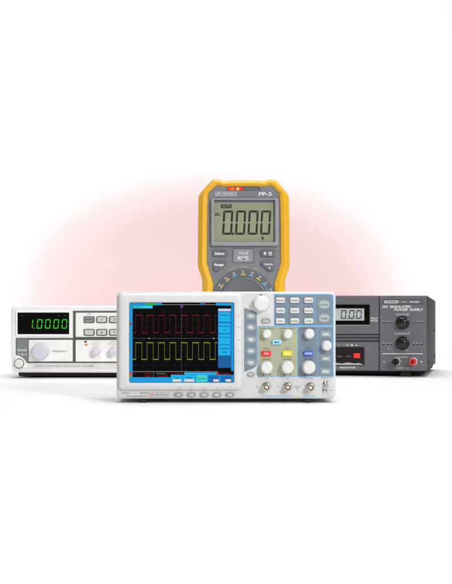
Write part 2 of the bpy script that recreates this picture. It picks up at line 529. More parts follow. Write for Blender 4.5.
def oscilloscope():
    P = Panel(2.0, 226)
    R = thing('oscilloscope', 'white bench oscilloscope with red and yellow square waves on its colour screen', 'oscilloscope', P)
    # case
    MB(P).prism(rrect(116.4, 291.6, 335.8, 398.8, 5, 6), -78, 0, 2.2, 4).out('case', 'white', R)
    # feet
    for x in (142.6, 308.4):
        MB(P).prism(rrect(x - 3.3, 397.8, x + 3.3, 402.95, 1.0), -14, -4, 0.7).out('foot', 'rubber', R)
        MB(P).prism(rrect(x - 3.3, 397.8, x + 3.3, 402.95, 1.0), -74, -64, 0.7).out('foot', 'rubber', R)
    # raised surround of the screen
    MB(P).frame(rrect(118.2, 293.2, 242.6, 390.2, 5, 6), rrect(129.4, 302.6, 233.8, 382.6, 1.2, 6), 0, 4.2, 4.5, 1.6, 4, din=0.4, co=3.2, ci=2.2).out('screen_bezel', 'bezel', R)
    tl = MB(P)
    for x in (178.9, 191.6, 204.3, 217.1, 230): tl.rect(x - .15, 386.2, x + .15, 389.2, 4.3)
    for y in (316.2, 327.3, 339.5, 351, 362.7): tl.rect(236.5, y - .15, 240, y + .15, 4.3)
    tl.out('tick_print', 'inkl', R)
    # ---- screen
    s = MB(P).prism(rrect(129.0, 302.2, 234.2, 383.0), 0.1, 1.0).out('screen', 'scr', R)
    e1, e2, e3 = 1.08, 1.16, 1.24
    MB(P).rect(129.7, 303, 132.5, 382.3, e1).rect(132.5, 303, 162, 305, e1).rect(216, 303, 233.4, 305.6, e1).rect(231.2, 305.6, 233.4, 371, e1) \
        .rect(132.5, 377.2, 170.7, 382.3, e1).rect(170.7, 374.7, 233.4, 382.3, e1).rect(200.8, 303, 202.6, 305, e1).out('screen_border', 'sblue', s)
    MB(P).rect(145.4, 303, 155.6, 304.8, e2).out('status_bar', 'sgreen', s)
    MB(P).rect(162, 304.3, 200.5, 305.0, e1).rect(203, 304.3, 216, 305.0, e1).rect(132.5, 371.2, 217.5, 371.9, e1).out('divider_line', 'sgrey', s)
    ct = MB(P).rect(133, 305.4, 152.6, 308.3, e1).out('channel_tag', 'scyan', s)
    MB(P).rect(134.4, 306.6, 138, 307.2, e2).rect(139, 306.6, 141.2, 307.2, e2).out('channel_lettering', 'sink', s)
    g = MB(P)
    for i in range(1, 8):
        x = 132.5 + i * 10.65
        y = 311
        while y < 371: g.rect(x - .1, y, x + .1, y + .5, e1); y += 1.65
    for i in range(0, 8):
        y = 311.8 + i * 7.6
        x = 133
        while x < 217: g.rect(x, y - .1, x + .5, y + .1, e1); x += 1.9
    g.out('graticule', 'sgrid', s)
    a = MB(P)
    x = 133
    while x < 217: a.rect(x, 338.15, x + .9, 338.55, e2); x += 1.35
    y = 308.5
    while y < 371: a.rect(181.5, y, 181.8, y + .8, e2); y += 1.3
    a.out('centre_axis', 'sgridb', s)
    MB(P).rect(148.6, 337.9, 149.6, 338.8, e3).rect(213.3, 337.9, 214.3, 338.8, e3).out('cursor_mark', 'slav', s)
    MB(P).flat([(180.4, 305.2), (183, 305.2), (183, 307), (181.7, 308.4), (180.4, 307)], e2).rect(203.2, 303.1, 205.5, 304.6, e2).out('trigger_marker', 'spurple', s)
    def wave(yh, yl, m, lab):
        w = MB(P); t = 0.42
        pts = [(132.6, yl)]
        for k in range(8):
            xr = 135.7 + 11.36 * k
            pts += [(xr, yl), (xr, yh)]
            if k < 7: pts += [(xr + 6.1, yh), (xr + 6.1, yl)]
        pts.append((217.0, yh))
        for (x0, y0), (x1, y1) in zip(pts, pts[1:]):
            if y0 == y1: w.rect(x0 - t * .5, y0 - .42, x1 + t * .5, y0 + .42, e3)
            else: w.rect(x0 - t * .3, min(y0, y1) + .42, x0 + t * .3, max(y0, y1) - .42, e3)
        w.out('waveform_trace', m, s, lab)
    wave(315.3, 332.6, 'sred', 'red square wave trace')
    wave(342.7, 359.4, 'syel', 'yellow square wave trace')
    MB(P).flat([(129.6, 322.8), (131, 322.8), (132.3, 323.8), (131, 324.8), (129.6, 324.8)], e3).out('channel_marker', 'ledd', s, 'dark red channel marker')
    MB(P).flat([(129.6, 349.6), (131, 349.6), (132.3, 350.6), (131, 351.6), (129.6, 351.6)], e3).out('channel_marker', 'grim', s, 'olive channel marker')
    MB(P).rect(129.6, 372.2, 132, 374.5, e3).rect(216.6, 372.2, 218.9, 374.4, e3).out('channel_badge', 'sredb', s, 'red channel badge')
    MB(P).rect(129.6, 374.8, 132, 377, e3).out('channel_badge', 'syel', s, 'yellow channel badge')
    r_ = MB(P).text('500mV', 147.3, 373.6, 1.5, e2, 8).text('DC', 135, 373.6, 1.3, e2, 2.4).text('2.00V', 148.5, 376.1, 1.5, e2, 6) \
        .text('10.0k S/s', 163, 376.1, 1.5, e2, 11).text('R 5.00V', 177, 373.6, 1.5, e2, 11).text('0.000mV', 226, 373.6, 1.5, e2, 10)
    r_.out('status_lettering', 'ledd', s, 'dark red readout')
    MB(P).text('M:500us', 161.5, 373.6, 1.5, e2, 10).rect(153.2, 372.4, 153.6, 377, e2).out('status_lettering', 'sgrey', s, 'grey readout')
    MB(P).rect(184.3, 372.3, 216.4, 374.7, e2).out('tab_strip', 'sblue2', s)
    # right hand menu
    MB(P).rect(217.7, 308.4, 231.2, 368, e1).out('menu_panel', 'snavy', s)
    MB(P).rect(218.3, 308.7, 230.8, 311.3, e2).text('Functions', 224.6, 310, 1.3, e3, 9).out('menu_header', 'slav', s)
    for y0, y1, a_, b_ in ((311.9, 322, 'Functions', '1'), (322.9, 333.3, 'Ret. Draws', '10'), (334, 344.6, 'Tpc Draws', '1'), (345.1, 355.4, 'Connector', '100%')):
        MB(P).rect(218.3, y0, 230.6, y1, e2).out('menu_button', 'sblue2', s)
        MB(P).text(a_, 224.5, y0 + 3.1, 1.7, e3, 10.5, bold=.012).text(b_, 224.5, y0 + 7, 1.6, e3, bold=.012).out('menu_lettering', 'sink', s)
    MB(P).rect(218.3, 355.6, 231.0, 367.6, e2).out('menu_button', 'sdeep', s, 'empty dark blue menu button')
    # tabs along the bottom
    for x0, x1, lab, m, bx in ((171.2, 182.6, 'Type', 'sblue2', (172.8, 181.2)), (183.7, 195, 'Mode', 'sblue2', (184.4, 194.2)), (196.2, 207.2, 'Counter', 'steal', None),
                               (208.2, 219.4, 'Persist', 'smid', (213.4, 218.8)), (220.4, 232, 'XY Mode', 'smid', (225.6, 231))):
        MB(P).flat([(x0 + .6, 375), (x1 - .6, 375), (x1, 375.8), (x1, 382), (x0, 382), (x0, 375.8)], e2).out('menu_tab', m, s, 'teal menu tab' if bx is None else None)
        t = MB(P).text(lab, (x0 + x1) / 2, 377.5 if bx else 378.4, 1.6, e3, min(9.6, 1.3 * len(lab)), bold=.012)
        if bx and bx[0] > 200: t.text('OFF', x0 + 2.7, 380.4, 1.3, e3)
        t.out('tab_lettering', 'sink', s)
        if bx: MB(P).rect(bx[0], 379.2, bx[1], 381.5, e3).out('tab_value_box', 'sbeige', s)
    # ---- lower strip: logo, model text, five oval keys
    lg = MB(P)
    for x0, y0, x1, y1 in ((149, 391.9, 169.2, 392.2), (149, 397.1, 169.2, 397.4), (149, 392.2, 149.3, 397.1), (168.9, 392.2, 169.2, 397.1)): lg.rect(x0, y0, x1, y1, 0.15)
    lg.text('PROMAX', 161.6, 394.7, 3.0, 0.15, 12.4).text('SERIES', 125.8, 393, 1.5, .15, 7).out('logo_lettering', 'inkl', R)
    MB(P).bar(149.8, 396.4, 151.6, 393.4, .7, .2).bar(151.6, 393.4, 153, 395.6, .7, .22).bar(153, 395.6, 154.2, 394.4, .6, .2).out('logo_mark', 'inkr', R)
    MB(P).text('OD-610', 144, 393, 1.8, .15, 8).text('DIGITAL STORAGE OSCILLOSCOPE', 136.5, 396.3, 1.1, .15, 22).out('model_lettering', 'ink', R)
    for i, x in enumerate((178.6, 191.6, 204.3, 217.1, 230)):
        k = MB(P).prism(circ(x, 394.7, 4.7, 30, 2.6), 0, 1.5, .6).out('soft_key', 'dimkey', R)
        MB(P).text('H%d' % (i + 1), x, 394.7, 1.9, 1.6, bold=.02).out('lettering', 'inkw', k)
    # ---- F-key column
    fp = [(244.3, 307.9), (246, 308.2), (249.5, 309.7), (253, 310.9), (255.6, 312), (256.7, 313.6), (256.8, 318), (256.8, 360), (256.6, 364.5), (255.4, 366.8), (252.5, 368.6), (248.5, 370.2), (245.4, 371.4), (244.3, 371.6)]
    MB(P).prism(fp, 0, .5, .25, 2).out('function_panel', 'slate', R)
    for i, y in enumerate((316.2, 327.3, 339.5, 351.1, 362.7)):
        kk = MB(P).frame(rrect(245.6, y - 3.5, 256.1, y + 3.5, 3.4, 6), rrect(246.4, y - 2.7, 255.3, y + 2.7, 2.6, 6), .45, .9, .2, .1).out('key_surround', 'slatekey', R)
        key(P, R, 250.85, y, 8.4, 5.0, 'greykey', .4, 1.9, 'F%d' % (i + 1), 'inkw', 2.1, 'function_key', 2.4, .6, bold=.03)
    key(P, R, 266.1, 320.9, 9.4, 5.0, 'dimkey', 0, 1.5, 'Copy', 'inkw', 1.7, 'copy_key', 2.4, .6)
    ok = MB(P).prism(circ(250.8, 374.4, 4.1, 30, 2.6), 0, 1.3, .6).out('menu_off_key', 'dimkey', R)
    MB(P).text('OFF', 250.8, 374.4, 1.4, 1.45).out('lettering', 'inkw', ok)
    # ---- big knob
    knob(P, R, 261.2, 303.6, 8.0, 10, 'knob', 0, 'selector_knob', 0, None, 1.04)
    MB(P).rect(260, 294.2, 262.2, 296, .1).out('knob_mark', 'ink', R)
    # ---- keypad
    MB(P).prism([(273.9, 293.8)] + rrect(274, 293.8, 333.8, 330, 3)[6:12] + [(333.8, 325.9), (273.9, 325.9)], 0, .3).out('keypad_border', 'line', R)
    MB(P).prism([(274.9, 294.8)] + rrect(274, 294.8, 332.9, 330, 2.4)[6:12] + [(332.9, 325), (274.9, 325)], .2, .55).out('keypad_panel', 'slate', R)
    MB(P).rect(314.6, 295, 315, 325, .65).out('keypad_divider', 'line', R)
    names = [['Measure', 'Acquire', 'Autoscale'], ['Utility', 'Cursor', 'Autoset'], ['Save', 'Display', 'Help']]
    for r, y in enumerate((300.3, 310.6, 320.9)):
        for c, x in enumerate((280.3, 294.5, 308.6)):
            n = names[r][c]
            key(P, R, x, y, 9.2, 5.5, 'key', .5, 2.8, n, 'ink', 1.5, 'keypad_key', 1.5, .8, tw=min(7.4, len(n) * 1.12))
    for y, n in ((304.7, 'Run/Stop'), (318.3, 'Single')):
        MB(P).frame(rrect(317.9, y - 4.7, 330, y + 4.7, 4.4, 6), rrect(318.7, y - 3.9, 329.2, y + 3.9, 3.6, 6), .5, 1.1, .3, .1).out('key_surround', 'slatekey', R)
        key(P, R, 323.95, y, 10.2, 7.5, 'greykey', .5, 1.9, n, 'ink', 1.5, 'run_key', 3.5, .6, tw=min(7.6, len(n) * 1.1))
    # ---- channel section
    MB(P).prism(rrect(257.2, 325.95, 333.8, 376.9, 0.8), 0, .3).out('channel_border', 'line', R)
    MB(P).prism(rrect(258.2, 327, 297.2, 376, 0.3), .2, .55).out('channel_panel', 'olive', R, 'olive beige channel panel')
    MB(P).prism(rrect(298.0, 327, 332.9, 376, 0.3), .2, .55).out('trigger_panel', 'slate', R, 'slate blue trigger panel')
    MB(P).rect(276.4, 327, 276.9, 339.2, .65).rect(276.4, 345, 276.9, 376, .65).rect(317.9, 327, 318.3, 376, .65).out('channel_divider', 'line', R)
    pr = MB(P)
    for x, t in ((267, 'VERTICAL POSITION'), (287.2, 'VERTICAL POSITION'), (308, 'HORIZONTAL POSITION')): pr.text(t, x, 328.5, 1.05, .7, 15.5)
    for x, t in ((266.2, 'Menu'), (287, 'Menu'), (308.2, 'Set')): pr.text(t, x, 348.2, 1.2, .7, 4.2)
    for x, t in ((266.2, 'VOLTS/DIV'), (287, 'VOLTS/DIV'), (308.2, 'SEC/DIV')): pr.text(t, x, 359.4, 1.2, .7, 8.6)
    for x in (266.4, 287.2, 308.4): pr.rect(x - 3.9, 374, x - 2.7, 375.2, .7).rect(x + 2.7, 374, x + 3.9, 375.2, .7)
    for x in (260.9, 281.6): pr.rect(x - .5, 330.9, x + .5, 332, .7)
    pr.text('TRIG', 325.6, 329.4, 1.1, .7)
    pr.out('panel_lettering', 'ink', R)
    knob(P, R, 266.6, 334, 4.3, 8, 'knob', .5, 'position_knob', 14, 'pale')
    knob(P, R, 287.6, 334, 4.4, 8, 'knob', .5, 'position_knob', 14, 'pale')
    knob(P, R, 309.2, 333.8, 4.7, 9, 'knob', .5, 'position_knob', 14, 'pale')
    knob(P, R, 326.4, 345.6, 4.7, 9, 'knob', .5, 'trigger_knob', 14, 'pale')
    knob(P, R, 266.5, 367.3, 6.2, 10, 'knob', .5, 'scale_knob', 20, 'pale', 1.08)
    knob(P, R, 287.3, 367.2, 6.3, 10, 'knob', .5, 'scale_knob', 20, 'pale', 1.08)
    knob(P, R, 308.6, 367.2, 6.5, 11, 'knob', .5, 'scale_knob', 20, 'pale', 1.08)
    key(P, R, 276.9, 342.1, 9.4, 4.8, 'mathkey', .5, 3.0, 'Math', 'ink', 1.7, 'math_key', .8, .6, 'pale blue key', bold=.02)
    key(P, R, 266.3, 353.5, 9.2, 5.0, 'red', .5, 3.0, 'CH1', 'inkw', 1.8, 'channel_key', .8, .6, 'red key')
    key(P, R, 287.2, 353.4, 9.4, 5.0, 'yellow', .5, 3.0, 'CH2', 'inkw', 1.8, 'channel_key', .8, .6, 'yellow key')
    key(P, R, 308.5, 353.4, 9.6, 5.0, 'blue', .5, 3.0, 'HORIZ', 'inkw', 1.7, 'channel_key', .8, .6, 'blue key')
    for y, t in ((334.2, 'Menu'), (358.5, '50%'), (371.4, 'Force')):
        MB(P).frame(rrect(320, y - 3.5, 331, y + 3.5, 1.2), rrect(320.8, y - 2.7, 330.2, y + 2.7, .8), .5, 1.0, .2, .1).out('key_surround', 'slatekey', R)
        key(P, R, 325.5, y, 8.8, 4.8, 'greykey', .5, 2.3, t, 'inkw', 1.6, 'trigger_key', 1.0, .7, bold=.02)
    # ---- connectors
    lb = MB(P).text('CH1', 266.4, 378.4, 1.5, .12, 4).text('CH2', 287.6, 378.4, 1.5, .12, 4).text('EXT TRIG', 309, 378.4, 1.5, .12, 8.6) \
        .text('PROBE COMP', 325.6, 378, 1.2, .12, 10).text('~5V 1kHz', 325.4, 394.2, 1.0, .12, 8)
    for x in (257.2, 278): lb.bar(x - .7, 387.2, x + .9, 386.4, .5, .12).bar(x - .7, 386.8, x + .9, 387.6, .5, .13)
    lb.rect(294.4, 386.4, 300.4, 387.2, .12).rect(295.2, 388.4, 299.4, 389, .12).rect(297.2, 389, 297.6, 392, .12).out('connector_lettering', 'inkl', R)
    MB(P).flat([(297.4, 394.2), (298.4, 396.4), (296.4, 396.4)], .14).out('warning_mark', 'yellow', R)
    MB(P).rect(260.4, 395.6, 292.8, 396.3, .12).rect(302.4, 395.6, 315.2, 396.3, .12).out('underline_print', 'line', R)
    for x, y in ((266.3, 386.8), (287.6, 386.9), (310.2, 387.2)):
        c = MB(P).lathe(x, y, [(4.9, 0), (4.9, .8), (4.6, 1.2), (3.7, 1.3), (3.6, 3), (3.3, 3.1), (3.3, 8.6), (3.1, 9.0), (2.7, 9.0), (2.6, 8.6), (2.55, 3.0), (0, 3.0)], n=36).out('bnc_connector', 'steel', R)
        lg = MB(P)
        for sx in (-1, 1):
            a = radians(-25)
            lg.tube([(x + sx * 3.0 * cos(a), y + sx * 3.0 * sin(a), 6.4), (x + sx * 5.0 * cos(a), y + sx * 5.0 * sin(a), 6.4)], .95)
        lg.out('lug', 'steel', c)
        MB(P).lathe(x, y, [(2.6, 3.0), (2.6, 7.0), (1.8, 7.0), (1.8, 3.4), (0, 3.4)], n=28).out('contact_sleeve', 'brass', c)
        MB(P).lathe(x, y, [(1.75, 3.2), (1.75, 8.0), (1.5, 8.4), (.6, 8.4), (.5, 6.5), (0, 6.5)], n=24).out('insulator', 'ptfe', c)
    # probe compensation terminal: two bent metal loops
    pc = MB(P).tube([(324.5, 391.2, 0), (324.5, 391.0, 3), (324.6, 388, 3.8), (324.8, 384, 3.8), (324.7, 381.6, 3), (324.7, 381.2, 0)], .65).out('probe_terminal', 'steel', R)
    MB(P).tube([(328, 391.4, 0), (328, 391.2, 2.4), (327.6, 388, 3), (327.8, 383, 3), (327.8, 381, 2), (327.8, 380.8, 0)], .5).out('probe_terminal', 'steel', R)
    MB(P).rect(322.8, 383, 326.2, 384, .15).rect(323.6, 381.4, 325.6, 383, .14).rect(322.6, 389.4, 326.6, 390.4, .15).rect(324, 384, 325.2, 389.4, .13).rect(330.2, 390, 332, 390.6, .12).out('terminal_print', 'ink', R)
    # carrying handle recess lines and vents at the back, seen from the side
    vt = MB(P)
    vt.prism(rrect(160, 306, 300, 385, 3), -82, -77.5, 1.5).out('back_cover', 'white', R)
oscilloscope()

# ================================================================== multimeter
def multimeter():
    P = Panel(2.55, 243.7)
    R = thing('multimeter', 'yellow rubber cased digital multimeter reading 0.000 standing behind the white instruments', 'multimeter', P)
    C = 243.7
    def sym(h): return h + [(2 * C - x, y) for x, y in reversed(h)]
    fy = 381.8
    outer = sym([(C, 180.3), (231, 180.6), (225.5, 181.2), (222, 181), (219.5, 179.8), (216.6, 179.3), (213.6, 179.7), (211, 181.2), (205, 187.8), (200.3, 193.4), (198.9, 196.2),
                 (198.4, 210), (198.2, 240), (198.0, 266), (198.6, 268.5), (201, 275), (202.4, 279.5), (202.6, 291), (202.2, 310), (201.6, 350), (203, 370), (206, 377), (212, fy - .6), (222, fy)][1:])
    inner = sym([(C, 186.1), (230, 186.2), (224.5, 186.6), (221, 186.2), (218.8, 185.4), (217.2, 185.3), (216.2, 185.6), (215, 186.6), (212.2, 189.2), (209.4, 192.2), (208.2, 193.6),
                 (207.4, 210), (207.0, 240), (206.8, 263), (207.6, 265.6), (210.8, 276), (213.4, 284), (212.6, 291), (211.6, 310), (211.4, 345), (212.4, 362), (215, 368), (219, 371.5), (226, 373)][1:])
    outer = inset(outer, -0.4)
    mid = [(a[0] * .52 + b[0] * .48, a[1] * .52 + b[1] * .48) for a, b in zip(outer, inner)]
    b = MB(P)
    rings = [b.ring(inset(outer, 1.5), -34), b.ring(outer, -31), b.ring(outer, -3), b.ring(inset(outer, .5), -1.2), b.ring(inset(outer, 1.3), -.2),
             b.ring(mid, 3.4), b.ring(inset(mid, .6), 3.7), b.ring(inset(inner, -.9), 2.1), b.ring(inset(inner, -.3), 1.4), b.ring(inner, .6), b.ring(inner, -3)]
    for q, w in zip(rings, rings[1:]): b.bridge(q, w)
    b.bm.faces.new(rings[0])
    b.out('holster', 'holster', R, smooth=16)
    fi = inset(inner, -1.2)
    MB(P).prism(fi, -28, 0, .6, 2).out('face', 'mface', R)
    # alarm lamp slot
    sl = MB(P).prism([(228.2, 187.0), (258.9, 187.0), (260.6, 190.5), (226.6, 190.5)], -.2, .25).out('alarm_slot', 'hole', R)
    MB(P).prism([(228.4, 187.4), (243, 187.4), (243, 190.3), (227.2, 190.3)], .2, .9, .3).out('alarm_lamp', 'ledr', sl, 'lit red alarm lamp')
    MB(P).prism([(230.6, 187.6), (233.8, 187.6), (233.8, 190.2), (230.2, 190.2)], .8, 1.1, .2).out('alarm_lamp', 'ledo', sl, 'orange step of the alarm lamp glow')  # glow gradient of the one lamp, laid on as coloured pieces
    MB(P).prism([(236.6, 187.6), (239, 187.6), (239, 190.2), (236.6, 190.2)], .8, 1.1, .2).out('alarm_lamp', 'ledy', sl, 'amber step of the alarm lamp glow')
    MB(P).prism([(243.4, 187.4), (258.4, 187.4), (259.8, 190.3), (243.4, 190.3)], .2, .6, .2).out('alarm_lens', 'mdial', sl)
    MB(P).text('Ex.Field', 247.5, 188.9, 1.3, .75, 6).text('Alarm', 255, 188.9, 1.3, .75, 5).out('lettering', 'inkl', sl)
    # logo and model
    lg = MB(P)
    for x0, y0, x1, y1 in ((215.4, 192.0, 236.6, 192.35), (215.4, 195.55, 236.6, 195.9), (215.4, 192.35, 215.75, 195.55), (236.25, 192.35, 236.6, 195.55)): lg.rect(x0, y0, x1, y1, .15)
    lg.text('PROMAX', 229.4, 194, 2.2, .15, 12.6).bar(216.4, 195.4, 218.6, 192.8, .6, .16).bar(218.6, 192.8, 220, 194.6, .6, .18).bar(220, 194.6, 221.4, 193.6, .5, .16)
    lg.text('FP-2', 265.4, 194, 3.2, .15, 13.2, bold=.03).out('logo_lettering', 'inkw', R)
    # display
    MB(P).frame(rrect(210.9, 198.6, 278.6, 246.2, 2.2, 5), rrect(214.2, 200.4, 274.6, 242.2, .8, 5), -.2, 4.4, 1.2, 1.0, 3, din=-.2, ci=1.6).out('display_bezel', 'mlight', R)
    lcd = MB(P).prism(rrect(213.4, 199.8, 275.2, 242.8), -3, -.9 + 1.0).out('display', 'lcdg', R)
    MB(P).rect(213.9, 200.3, 274.9, 202.6, .16).rect(273.8, 202.6, 274.9, 242, .16).out('display_recess_shade', 'mdial', lcd)  # shade of the recessed display put in as dark strips, top and right
    z = .2
    d = MB(P)
    for x in (222.3, 235.2, 247.7, 260.2):
        d.digit('0', x + .4, 210.5, 10.0, 24.2, 2.05, z, slant=0.055, gap=.26)
    d.prism(rrect(232.1, 232.7, 234.1, 234.7, .4), .1, z)
    d.text('DC', 217.6, 214.4, 2.6, z, 4.9, bold=.05).text('V', 262.6, 238.6, 3.1, z, 3.0, bold=.08)
    d.rect(220.9, 204.5, 231.5, 208.3, z)
    d.out('reading', 'seg', lcd)
    MB(P).text('AUTO', 226.2, 206.4, 2.3, z + .08, 8.6, bold=.02).out('reading_tag', 'lcdg', lcd)
    MB(P).rect(211.5, 246.7, 276, 247.0, .1).out('groove', 'mdial', R)
    # keys
    def mk(pts, name, txts):
        k = MB(P).prism(pts, 0, 2.4, .8, 3).out(name, 'mkey', R)
        t = MB(P)
        for a in txts: t.text(*a[:5], **a[5])
        t.out('lettering', 'inkw', k)
        return k
    mk(rrect(212.7, 250.5, 226.6, 256.8, .9), 'mode_key', [('Select', 219.6, 253.6, 2.1, 2.5, dict(width=9.6, bold=.04))])
    mk([(212.9, 262.6), (213.6, 262), (226, 262), (226.7, 262.6), (226.5, 264.4), (225.6, 265.6), (219.2, 270.8), (217.2, 271.6), (214.6, 271.2), (213.6, 270)], 'range_key', [('Range', 219, 264.7, 2.1, 2.5, dict(width=9.6, bold=.04))])
    def mir(p): return [(2 * C - x, y) for x, y in reversed(p)]
    k = mk(rrect(260.7, 250.5, 274.6, 256.8, .9), 'light_key', [('H', 270.2, 253.6, 2.0, 2.55, dict(bold=.03))])
    MB(P).prism(circ(265, 253.2, 1.15, 16), 2.3, 2.5).rect(264.5, 254.6, 265.5, 255.3, 2.5).rect(268.8, 251.8, 271.8, 252.2, 2.56).rect(268.8, 255, 271.8, 255.4, 2.56).rect(268.8, 252.2, 269.2, 255, 2.56).rect(271.4, 252.2, 271.8, 255, 2.56).out('lamp_icon', 'inkw', k)
    mk(mir([(212.9, 262.6), (213.6, 262), (226, 262), (226.7, 262.6), (226.5, 264.4), (225.6, 265.6), (219.2, 270.8), (217.2, 271.6), (214.6, 271.2), (213.6, 270)]), 'max_min_key',
       [('MaxMin', 268.6, 264.3, 1.7, 2.5, dict(width=8.4, bold=.03)), ('A', 269.6, 267.8, 1.8, 2.5, dict(bold=.04))])
    MB(P).frame(rrect(232.6, 248.1, 254, 263, .9), rrect(233.6, 249.1, 253, 262, .5), 0, .5, .2, .2).out('badge_frame', 'mdial', R)
    bd = MB(P).prism(rrect(233.6, 249.1, 253, 262, .5), 0, .35).out('badge', 'mlight', R)
    MB(P).text('TRUE', 243.3, 253.1, 2.6, .5, 10, bold=.0).text('RMS', 243.3, 258.2, 3.8, .5, 10.6, bold=.012).out('lettering', 'inkw', bd)
    # dial
    dc = (C, 300.6)
    t = MB(P)
    w = 'Auto  Power  Off'
    adv = 0
    for i, ch in enumerate(w):
        ang = -25.5 + 51.0 * i / (len(w) - 1)
        if ch != ' ':
            a = radians(ang); t.text(ch, dc[0] + 34.0 * sin(a), dc[1] - 34.0 * cos(a), 1.9, .15, rot=ang)
    t.out('dial_lettering', 'inky', R, 'yellow curved lettering')
    MB(P).lathe(dc[0], dc[1], [(31.6, -.2), (31.6, .5), (31.2, .8), (30.6, .8), (30.3, .35), (0, .35)], n=80).out('dial_ring', 'mdial', R)
    cols = []
    for ang, m in ((-75, 'c'), (-57, 'y'), (-37.5, 'y'), (-20, 'c'), (-1, 'y'), (16, 'c'), (34.5, 'y'), (52, 'c'), (66, 'c'), (84, 'y')):
        MB(P).arc(dc[0], dc[1], 26, 1.15, ang - 5.5, ang + 5.5, .5, 6).out('dial_tick', 'inky' if m == 'y' else 'inkc', R, 'yellow tick' if m == 'y' else 'sky blue tick')
    t = MB(P)
    for ang, s_ in ((-75, '~A'), (-57, 'mA'), (-39, 'uA'), (-20, 'Hz'), (-1, 'V~'), (17, 'C/F'), (35, 'mV'), (52, 'V'), (68, 'OFF')):
        a = radians(ang); t.text(s_, dc[0] + 29.2 * sin(a), dc[1] - 29.2 * cos(a), 1.4, .5, rot=ang, bold=.02)
    for ang, s_ in ((-75, '400'), (-57, '10A'), (-37.5, '600'), (-20, 'Duty'), (-1, 'ACV'), (16.5, 'CAP'), (34.5, 'DC'), (52, 'DCV')):
        a = radians(ang); t.text(s_, dc[0] + 27.5 * sin(a), dc[1] - 27.5 * cos(a), .9, .5, rot=ang, bold=.02)
    t.out('dial_lettering', 'inkw', R, 'white dial lettering')
    MB(P).arc(dc[0], dc[1], 24.2, .35, -92, 92, .5, 60).arc(dc[0], dc[1], 30.1, .3, -92, 92, .5, 60).out('dial_scale_line', 'mlight', R)
    kn = MB(P).lathe(dc[0], dc[1], [(23.4, .3), (23.4, 3.4), (22.9, 4.2), (22.0, 4.4), (21.2, 3.6), (19, 2.2), (0, 1.4)], n=80).out('dial_knob', 'mknob', R)
    MB(P).prism(rrect(dc[0] - 4.4, dc[1] - 7.5, dc[0] + 4.4, dc[1] + 19.5, 4), 1.2, 8.5, 1.6, 3).out('dial_grip', 'mknob', kn)
    # sockets below the dial
    for x, m in ((219.5, 'hole'), (235.6, 'hole'), (251.8, 'hole'), (267.9, 'predcap')):
        MB(P).lathe(x, 352, [(4.6, 0), (4.6, .9), (4.1, 1.2), (3.4, 1.2), (3.2, .2), (0, .1)], n=28).out('input_socket', m, R, 'red input socket' if m == 'predcap' else None)
    tl = MB(P)
    for x, s_ in ((219.5, '10A'), (235.6, 'mA'), (251.8, 'COM'), (267.9, 'V')): tl.text(s_, x, 343.6, 2, .15, bold=.02)
    tl.out('socket_lettering', 'inkw', R)
    # folding stand behind
    MB(P).prism(rrect(222, 250, 265.4, fy - .8, 3), -37, -33.6, 1).out('tilt_stand', 'mface', R)
multimeter()

